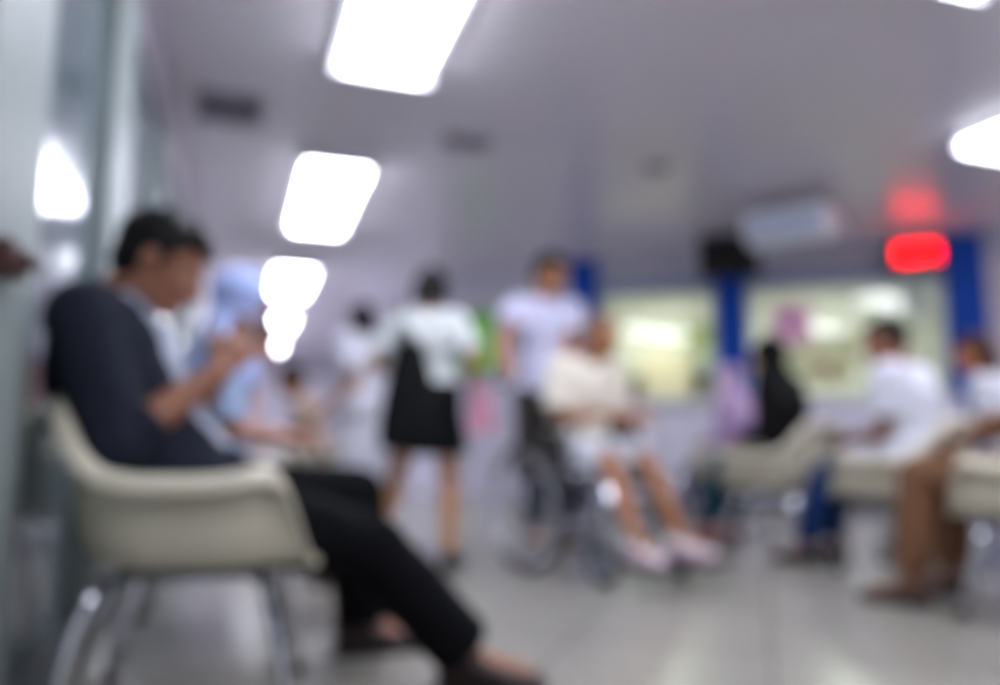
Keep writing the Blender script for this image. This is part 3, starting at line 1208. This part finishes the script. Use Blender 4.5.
def chair(label, pos, face):
    c = copy_tree(CHAIR)
    c.location = (pos[0], pos[1], 0)
    c.rotation_euler = (0, 0, yaw_of(face))
    c['label'] = label
    return c


CL = [UVp(C1.dot(UA) + 0.76 * k, C1.dot(VA) + 0.02) for k in (1, 2)]
CL.append(G(308, 5.2))
for p, fc, lab in zip(CL, (FWL, FWL, -FWL), ('cream shell chair under the woman in the light blue headscarf', 'cream shell chair under the person in the salmon pink top', 'cream shell chair under the person in beige, beside the white-clad walker')):
    chair(lab, p, fc)
C_HIJ, C_MAN, C_BR = V((1.63, 4.40, 0)), V((1.93, 3.62, 0)), V((1.96, 2.70, 0))
C_P4, C_PUR = V((2.70, 4.02, 0)), V((1.72, 5.40, 0))
chair('cream shell chair under the woman in the black headscarf', C_HIJ, FRT)
chair('cream shell chair under the man in the white shirt, between two other cream chairs', C_MAN, FRT)
chair('cream shell chair cut off by the frame edge, under the person in brown trousers', C_BR, FRT)
chair('cream shell chair under the person with reddish brown hair, behind the cut-off chair', C_P4, FRT)
chair('cream shell chair under the woman in the purple headscarf', C_PUR, FRT)

# ------------------------------------------------------------------ the seated man in front
SK1 = '8f5f48'
m1 = person('seated_man', 'man in an open navy jacket sitting in profile, looking down at a phone', P(200, 496, 1.86), FW1, s=1.05, legk=0.90, lean=-28, bow=0.035, neck=44, head_pitch=24, head_yaw=3,
            wr=P(216, 372, 1.76), wl=P(224, 366, 1.92), er=(0.25, -0.2, -1), el=(-0.3, -0.2, -1),
            hr=((-0.35, 0.55, 0.75), (-0.8, -0.3, -0.1), (0.1, -0.5, 0.6)), hl=((0.35, 0.55, 0.75), (0.8, -0.3, -0.1), (-0.1, -0.5, 0.6)), curl=0.55,
            ar=G(468, 1.98, 0.088), al=G(362, 2.30, 0.088), kr=(0.45, 0.3, 0.8), kl=(-0.2, 1, 0.8), footr=(1, -0.05), footl=(0.9, 0.3), skin=SK1, hair=('short', '0e0d0d'),
            top=dict(col='a9b0c2', name='tee_shirt', sleeve=0.5, infl=0.014, hem=-0.05), jacket=dict(col='1d212d', sleeve=1.35, infl=0.030), legs=dict(kind='trousers', col='07080c', infl=0.020, len=0.93, flare=0.012, rough=0.95),
            shoes=dict(col='2b1d1b', sole='171415'), voxel=0.0055)
# phone between his hands
pc = (m1['WR'] + m1['WL']) / 2 + m1['F'] * 0.085 + V((0, 0, 0.085))
t = thing('smartphone', 'dark smartphone held up in both hands of the man in navy', 'phone', pc, yaw_of(FW1))
bm = bmesh.new()
Mx = Matrix.Rotation(R(-28), 4, 'X')
box(bm, (-0.036, -0.004, -0.075), (0.036, 0.004, 0.075), Mx)
obj('case', bm, black_m, t, smooth=False, bevel=0.004)
bm = bmesh.new()
box(bm, (-0.032, -0.0048, -0.070), (0.032, -0.004, 0.070), Mx)
obj('screen', bm, emit('phone_screen', 'b8c4d8', 0.7), t, smooth=False)


def seated(name, label, c, face, s, **kw):
    F = V((face[0], face[1], 0)).normalized()
    Rt = F.cross(V((0, 0, 1)))
    hip = V((c[0], c[1], 0)) - F * kw.pop('back', 0.03) + V((0, 0, kw.pop('hz', 0.384 + 0.13 * s)))
    z = 0.085 * s
    reach = kw.pop('reach', 0.485)
    sp = kw.pop('splay', 0.11)
    d = dict(ar=hip + F * reach + Rt * sp + V((0, 0, z - hip.z)), al=hip + F * (reach + 0.03) - Rt * sp + V((0, 0, z - hip.z)))
    if 'wr' not in kw:
        d['wr'] = hip + F * 0.28 + Rt * 0.07 + V((0, 0, 0.12))
        d['hr'] = ((-0.4, 0.9, -0.15), (-0.2, 0, -1), (-1, 0, 0))
    if 'wl' not in kw:
        d['wl'] = hip + F * 0.28 - Rt * 0.07 + V((0, 0, 0.12))
        d['hl'] = ((0.4, 0.9, -0.15), (0.2, 0, -1), (1, 0, 0))
    d.setdefault('er', (0.25, -0.5, -0.6))
    d.setdefault('el', (-0.25, -0.5, -0.6))
    d.update(kw)
    return person(name, label, hip, face, s, **d)


seated('seated_woman', 'woman in a light blue headscarf and pale top sitting behind the man in navy', CL[0], FWL, 0.93, lean=4, neck=18, head_pitch=22, female=True, skin='a87660', hair=('scarf', 'a9b8e6'),
       top=dict(col='9db0cf', name='blouse', sleeve=0.9, hem=-0.06), legs=dict(kind='trousers', col='1c2a55', infl=0.02), shoes=dict(col='3a3a44'))
seated('seated_person', 'person in a salmon pink top leaning forward, second seat behind the man in navy', CL[1], FWL, 0.90, lean=10, neck=26, head_pitch=20, female=True, skin='b07f68', hair=('bob', '2a201c'),
       top=dict(col='d99a8e', name='blouse', sleeve=0.6, hem=-0.06), legs=dict(kind='trousers', col='c9cad8', infl=0.02), shoes=dict(col='5a4a44'))
seated('seated_person', 'seated person with bare brown arms and a beige shirt beside the white-clad walker', CL[2], -FWL, 0.86, lean=14, neck=25, head_pitch=16, skin='a06a48', hair=('short', '1a1512'),
       top=dict(col='cdb7a6', name='shirt', sleeve=0.6, hem=-0.06), legs=dict(kind='trousers', col='c7a58c', infl=0.02), shoes=dict(col='3a2f2a'))

# ------------------------------------------------------------------ standing figures
# white-clad person walking away down the corridor
h = G(366, 4.6, 0.80)
person('standing_nurse', 'dark-haired person in a long white uniform walking away beyond the woman with the bag', h, (-0.75, 0.65), 0.88, lean=4, neck=14, head_pitch=10, female=True, skin='b58a72', hair=('bob', '1d1c22'),
       ar=G(377, 4.55, 0.08), al=G(355, 4.8, 0.08), wr=h + V((0.16, 0.20, 0.0)), wl=h + V((-0.20, -0.16, 0.02)),
       top=dict(col='d9dae6', name='uniform', sleeve=0.75, hem=-0.09, infl=0.050, skirt=0.46), legs=dict(kind='trousers', col='cfd0dc', infl=0.02), shoes=dict(col='e0e0e4', sole='cfcfd2'))

# woman with the bag, seen from behind
h = G(428, 3.80, 0.82)
w1 = person('standing_woman', 'woman in a pale grey blouse and black skirt seen from behind, carrying a black bag', h, (0.06, 1.0), 0.905, lean=3, neck=10, head_pitch=14, head_yaw=-8, female=True, skin='b5845a', hair=('bob', '0e0e10'),
            ar=G(449, 3.74, 0.08), al=G(377, 3.92, 0.08), wr=P(470, 386, 3.92), er=(0.45, -0.6, -0.7), wl=P(398, 372, 4.0), el=(-0.7, -0.5, -0.8), kr=(0, 1, 0), kl=(0, 1, 0),
            hr=((0.3, 0.9, -0.1), (-1, 0, 0), (0, 0.2, 1)), top=dict(col='c3c9c8', name='blouse', sleeve=0.8, hem=0.0, infl=0.022), legs=dict(kind='skirt', col='0c0e11', len=0.62, infl=0.03), shoes=dict(col='101012', sole='101012'))
# black bag on her shoulder
bc = P(411, 406, 3.52)
t = thing('shoulder_bag', 'large black bag hanging from the shoulder of the woman in the grey blouse', 'bag', bc)
bm = bmesh.new()
rows = []
for k in range(9):
    q = k / 8
    z = -0.20 + 0.50 * q
    w = 0.155 * (1 - 0.60 * q ** 1.5) * (0.90 if k == 0 else 1)
    d = 0.065 * (1 - 0.5 * q) * (0.8 if k == 0 else 1)
    rows.append(ring(V((0.0 - 0.01 * q, 0, z)), V((1, 0, 0)), V((0, 1, 0)), w, d, 28, 0.6))
loft(bm, rows)
obj('bag_body', bm, mat('bag_black', '0b0e10', 0.8, 0.15, 10, 0.2, spec=0.15), t)
sp_ = w1['SL'] - bc
for y, nm in ((-0.03, 'strap'), (0.03, 'strap')):
    bm = bmesh.new()
    tube(bm, smooth_path([(-0.05, y * 0.6, 0.28), sp_ + V((-0.01, y * 0.6 - 0.06, -0.06)), sp_ + V((0.0, 0.0 + y * 0.5, 0.096)), sp_ + V((0.02, y * 0.6 - 0.08, -0.04)), (0.04, y * 0.6, 0.28)], 8), 0.009)
    obj(nm, bm, mat('bag_strap_black', '101315', 0.6, 0.1), t)
# pink bag in her right hand
pb = w1['WR'] + V((0.055, 0.03, -0.10))
t = thing('pink_bag', 'small pink cloth bag held by the woman in the grey blouse', 'bag', pb)
bm = bmesh.new()
rows = []
for k in range(7):
    q = k / 6
    rows.append(ring(V((0.006 * math.sin(k), 0, -0.14 + 0.22 * q)), V((1, 0, 0)), V((0, 1, 0)), (0.085 - 0.035 * q) * (0.85 if k == 0 else 1), 0.05 - 0.02 * q, 24, 0.7))
loft(bm, rows)
obj('bag_body', bm, mat('bag_pink', 'e7a3bd', 0.8, 0.12, 22, 0.2), t)
bm = bmesh.new()
tube(bm, smooth_path([(-0.04, 0, 0.07), (-0.03, 0, 0.115), (0.0, 0, 0.13), (0.03, 0, 0.115), (0.04, 0, 0.07)], 5), 0.006)
obj('handle', bm, mat('bag_pink_handle', 'd98aa8', 0.8, 0.1), t)

# ------------------------------------------------------------------ wheelchair
HD = V((0.58, -0.815, 0)).normalized()
WC = V((0.425, 3.74, 0))
t = wch = thing('wheelchair', 'metal wheelchair with dark seat carrying the old man in the cream shirt', 'wheelchair', WC, yaw_of(HD))
sling = mat('wheelchair_dark_fabric', '2d2a27', 0.8, 0.15, 25, 0.15)
wheel_metal = mat('wheel_bright_metal', 'd8dce4', 0.18, 0.04, metal=1.0)


def circle_pts(c, r, n=40, axis='x'):
    return [V((c[0], c[1] + r * math.cos(2 * math.pi * i / n), c[2] + r * math.sin(2 * math.pi * i / n))) for i in range(n)]


for sg in (1, -1):
    bm = bmesh.new()
    c = (sg * 0.30, -0.10, 0.305)
    tube(bm, circle_pts(c, 0.288), 0.016, 10, True)
    wl_ = obj('rear_wheel', bm, rubber_m, t)
    bm = bmesh.new()
    tube(bm, circle_pts(c, 0.268), 0.010, 8, True)
    obj('wheel_rim', bm, wheel_metal, wl_)
    bm = bmesh.new()
    tube(bm, circle_pts((sg * 0.335, -0.10, 0.305), 0.250), 0.0105, 8, True)
    for i in range(6):
        a = i * math.pi / 3
        tube(bm, [(sg * 0.335, -0.10 + 0.25 * math.cos(a), 0.305 + 0.25 * math.sin(a)), (sg * 0.30, -0.10 + 0.266 * math.cos(a), 0.305 + 0.266 * math.sin(a))], 0.005, 6)
    obj('hand_rim', bm, wheel_metal, wl_)
    bm = bmesh.new()
    for i in range(24):
        a = i * math.pi / 12
        a2 = a + (0.5 if i % 2 else -0.5)
        tube(bm, [(sg * (0.30 + 0.012 * (-1) ** i), -0.10 + 0.03 * math.cos(a2), 0.305 + 0.03 * math.sin(a2)), (sg * 0.30, -0.10 + 0.264 * math.cos(a), 0.305 + 0.264 * math.sin(a))], 0.0022, 5)
    obj('spokes', bm, wheel_metal, wl_)
    bm = bmesh.new()
    cone(bm, (sg * 0.25, -0.10, 0.305), (sg * 0.33, -0.10, 0.305), 0.03, 0.024)
    obj('hub', bm, steel_m, wl_)
    # casters
    bm = bmesh.new()
    cy = 0.36
    tube(bm, circle_pts((sg * 0.235, cy, 0.088), 0.068, 28), 0.020, 10, True)
    cw = obj('caster_wheel', bm, rubber_m, t)
    bm = bmesh.new()
    cone(bm, (sg * 0.222, cy, 0.088), (sg * 0.248, cy, 0.088), 0.055, 0.055)
    obj('caster_hub', bm, mat('caster_grey', '9aa0a8', 0.4, 0.06), cw)
    bm = bmesh.new()
    for dx in (-0.032, 0.032):
        tube(bm, [(sg * 0.235 + dx, cy, 0.088), (sg * 0.235 + dx, cy - 0.03, 0.185)], 0.007, 6)
    tube(bm, [(sg * 0.235 - 0.034, cy - 0.03, 0.185), (sg * 0.235 + 0.034, cy - 0.03, 0.185)], 0.010, 8)
    tube(bm, [(sg * 0.235, cy - 0.03, 0.185), (sg * 0.235, cy - 0.03, 0.30)], 0.012, 8)
    obj('caster_fork', bm, steel_m, cw)
    # side frame
    bm = bmesh.new()
    x = sg * 0.235
    tube(bm, smooth_path([(x, -0.26, 0.16), (x, -0.26, 0.50), (x, -0.27, 0.85), (x, -0.29, 0.905), (x, -0.38, 0.915)], 5), 0.012)
    tube(bm, [(x, -0.26, 0.46), (x, 0.30, 0.46)], 0.012)
    tube(bm, smooth_path([(x, -0.26, 0.20), (x, 0.10, 0.20), (x, 0.30, 0.22), (x, 0.33, 0.30), (x, 0.32, 0.46)], 5), 0.012)
    tube(bm, smooth_path([(x, -0.26, 0.68), (x, 0.08, 0.68), (x, 0.14, 0.66), (x, 0.155, 0.60), (x, 0.155, 0.46)], 5), 0.011)
    obj('side_frame', bm, chrome_m, t)
    bm = bmesh.new()
    cap(bm, (x, -0.36, 0.915), (x, -0.43, 0.915), 0.017, 0.016)
    obj('push_handle', bm, rubber_m, t)
    bm = bmesh.new()
    box(bm, (x - 0.025, -0.20, 0.69), (x + 0.025, 0.09, 0.72))
    obj('armrest', bm, black_m, t, bevel=0.01, smooth=False)
    bm = bmesh.new()
    tube(bm, smooth_path([(x, 0.28, 0.46), (x, 0.37, 0.44), (x * 0.98, 0.43, 0.30), (x * 0.96, 0.46, 0.12)], 5), 0.011)
    lr = obj('leg_rest', bm, chrome_m, t)
    bm = bmesh.new()
    box(bm, (x * 0.96 - (0.17 if sg > 0 else 0.0), 0.42, 0.090), (x * 0.96 + (0.0 if sg > 0 else 0.17), 0.68, 0.105))
    obj('footplate', bm, black_m, lr, bevel=0.006, smooth=False)
for sg in (1, -1):
    bm = bmesh.new()
    x = sg * 0.262
    prof_ = [(-0.23, 0.47), (0.14, 0.47), (0.14, 0.60), (0.10, 0.66), (-0.23, 0.67)]
    loft(bm, [[V((x - 0.006, a, b)) for a, b in prof_], [V((x + 0.006, a, b)) for a, b in prof_]])
    obj('skirt_guard', bm, mat('guard_dark', '23211f', 0.6, 0.1), t, smooth=False, bevel=0.003)
bm = bmesh.new()
tube(bm, [(-0.235, -0.05, 0.20), (0.235, 0.05, 0.44)], 0.010)
tube(bm, [(0.235, -0.05, 0.20), (-0.235, 0.05, 0.44)], 0.010)
obj('cross_brace', bm, steel_m, t)
bm = bmesh.new()
rows = []
for k in range(9):
    xx = -0.235 + 0.47 * k / 8
    sag = -0.03 * (1 - (xx / 0.235) ** 2)
    rows.append([V((xx, -0.24, 0.448 + sag)), V((xx, 0.29, 0.448 + sag)), V((xx, 0.30, 0.436 + sag)), V((xx, -0.24, 0.434 + sag))])
loft(bm, rows)
obj('seat_sling', bm, sling, t)
bm = bmesh.new()
rows = []
for k in range(9):
    xx = -0.235 + 0.47 * k / 8
    sag = -0.035 * (1 - (xx / 0.235) ** 2)
    rows.append([V((xx, -0.245 + sag, 0.50)), V((xx, -0.255 + sag, 0.87)), V((xx, -0.27 + sag, 0.87)), V((xx, -0.26 + sag, 0.50))])
loft(bm, rows)
obj('back_sling', bm, sling, t)


def wl2(x, y, z):
    """wheelchair local (right, forward, up) to world"""
    Rt = HD.cross(V((0, 0, 1)))
    return WC + Rt * x + HD * y + V((0, 0, z))


pat = person('seated_patient', 'bald old man in a cream shirt sitting in the wheelchair with bare shins', wl2(0, -0.09, 0.573), HD, 0.90, lean=15, neck=32, head_pitch=12, head_yaw=-8, skin='9c6844', hair=('thin', '6a5648'),
             wr=wl2(0.10, 0.22, 0.745), wl=wl2(-0.10, 0.24, 0.745), er=(0.3, -0.5, -0.5), el=(-0.3, -0.5, -0.5), hr=((-0.3, 0.95, -0.1), (0, 0, -1), (-1, 0, 0)), hl=((0.3, 0.95, -0.1), (0, 0, -1), (1, 0, 0)), curl=0.35,
             ar=wl2(0.135, 0.465, 0.190), al=wl2(-0.135, 0.465, 0.190), kr=(0.1, 1, 0.8), kl=(-0.1, 1, 0.8), top=dict(col='e6e0d2', name='shirt', sleeve=0.75, hem=-0.07, infl=0.026, collar=1, belly=1),
             legs=dict(kind='shorts', col='c9ccd4', len=0.93, infl=0.024), shoes=dict(col='e4dfe6', sole='d9b3c2'))

# man pushing
hh = wl2(-0.40, -0.80, 0.96)
push = person('standing_man', 'standing man in a pale lavender short-sleeved shirt pushing the wheelchair', hh, (0.36, -0.9), 1.04, lean=4, side=3, neck=18, head_pitch=12, head_yaw=-25, skin='a8714e', hair=('short', '15130f'),
              wr=wl2(0.235, -0.435, 0.955), wl=wl2(-0.235, -0.435, 0.955), er=(1, -0.5, -0.6), el=(-1, -0.5, -0.6), hr=((-0.1, 0.85, -0.4), (0, -0.4, -1), (-1, 0, 0)), hl=((0.1, 0.85, -0.4), (0, -0.4, -1), (1, 0, 0)), curl=0.95,
              top=dict(col='d3d4ee', name='shirt', sleeve=0.75, hem=-0.09, infl=0.026, collar=1, flare=0.012), legs=dict(kind='trousers', col='1a2540', infl=0.02), shoes=dict(col='1a1716'))

# ------------------------------------------------------------------ seated people by the counter
seated('seated_woman', 'woman in a pointed black headscarf seen from behind on a cream chair', C_HIJ, FRT, 0.95, back=0.06, lean=6, neck=22, head_pitch=14, head_yaw=-25, female=True, skin='b58a6e', hair=('scarf', '070808', 1),
       top=dict(col='08090a', name='blouse', sleeve=1.8, hem=-0.08, infl=0.024), legs=dict(kind='trousers', col='1f3d4a', infl=0.022), shoes=dict(col='8a4a52'))
seated('seated_man', 'seated man in a white shirt, face turned aside, in front of the lit window', C_MAN, FRT, 0.93, back=0.05, lean=4, neck=22, head_pitch=6, head_yaw=-38, skin='8a5a42', hair=('short', '191412'),
       top=dict(col='d4d6e2', name='shirt', sleeve=0.7, hem=-0.08, infl=0.028), legs=dict(kind='trousers', col='16305e', infl=0.02), shoes=dict(col='2a2a30'))
seated('seated_person', 'person with reddish brown hair and a pale grey shirt beside the man in white', C_P4, FRT, 0.93, lean=12, neck=20, head_pitch=6, head_yaw=-30, female=True, skin='a8694a', hair=('bob', '3a2018'),
       top=dict(col='c4c6d0', name='shirt', sleeve=0.6, hem=-0.08, infl=0.024), legs=dict(kind='trousers', col='3a3f48', infl=0.02), shoes=dict(col='2f2a28'))
seated('seated_person', 'person in brown trousers on the cream chair cut off by the frame edge', C_BR, FRT, 0.98, lean=-14, neck=15, head_pitch=4, skin='7d5238', hair=('short', '15110f'), reach=0.44, splay=0.17,
       top=dict(col='8d8f98', name='shirt', sleeve=0.6, hem=-0.08, infl=0.02), legs=dict(kind='trousers', col='6e4f3a', infl=0.022), shoes=dict(col='4a3226'))
seated('seated_woman', 'woman in a purple and pink headscarf seated beyond the black headscarf', C_PUR, FRT, 0.88, lean=10, neck=18, head_pitch=10, female=True, skin='b0836c', hair=('scarf', 'c3aacb'),
       top=dict(col='a88db8', name='blouse', sleeve=1.7, hem=-0.08, infl=0.024), legs=dict(kind='trousers', col='4a4a68', infl=0.02), shoes=dict(col='3a3236'))

for s_, lab, sk, hc in ((0.28, 'office worker whose head shows low behind the glass near the old man', '9a6a52', '1c1512'), (0.98, 'office worker whose head shows low behind the glass beside the middle blue column', '8f5f48', '181210')):
    c_ = W(s_, 1.0)
    chair('cream shell chair behind the counter under the ' + lab.replace('whose head shows low behind the glass ', ''), c_, -WN)
    seated('office_worker', lab, c_, -WN, 1.06, lean=2, neck=10, head_pitch=8, skin=sk, hair=('short', hc), top=dict(col='cfcfe2', name='shirt', sleeve=0.7, hem=-0.08, infl=0.024), legs=dict(kind='trousers', col='2a2d3a', infl=0.02), shoes=dict(col='222226'))

# ------------------------------------------------------------------ light, camera, output
bpy.data.scenes.remove(TMP)
wd = bpy.data.worlds.new('World')
SC.world = wd
wd.use_nodes = True
bg = wd.node_tree.nodes['Background']
bg.inputs['Color'].default_value = (0.80, 0.80, 0.92, 1)
bg.inputs['Strength'].default_value = 0.75

cd = bpy.data.cameras.new('camera')
cam = bpy.data.objects.new('camera', cd)
COL.objects.link(cam)
cam.location = (0, 0, CAMZ)
cam.rotation_euler = (math.pi / 2 + PITCH, 0, 0)
cd.sensor_width = 36
cd.lens = 36 * FPX / 1000
cd.clip_start = 0.05
cd.dof.use_dof = True
cd.dof.focus_distance = 0.45
cd.dof.aperture_fstop = cd.lens / 18.0
SC.camera = cam

vs = SC.view_settings
SC.display_settings.display_device = 'sRGB'
vs.view_transform = 'Standard'
vs.look = 'None'
vs.gamma = 1
vs.exposure = 0.16
vs.use_curve_mapping = False
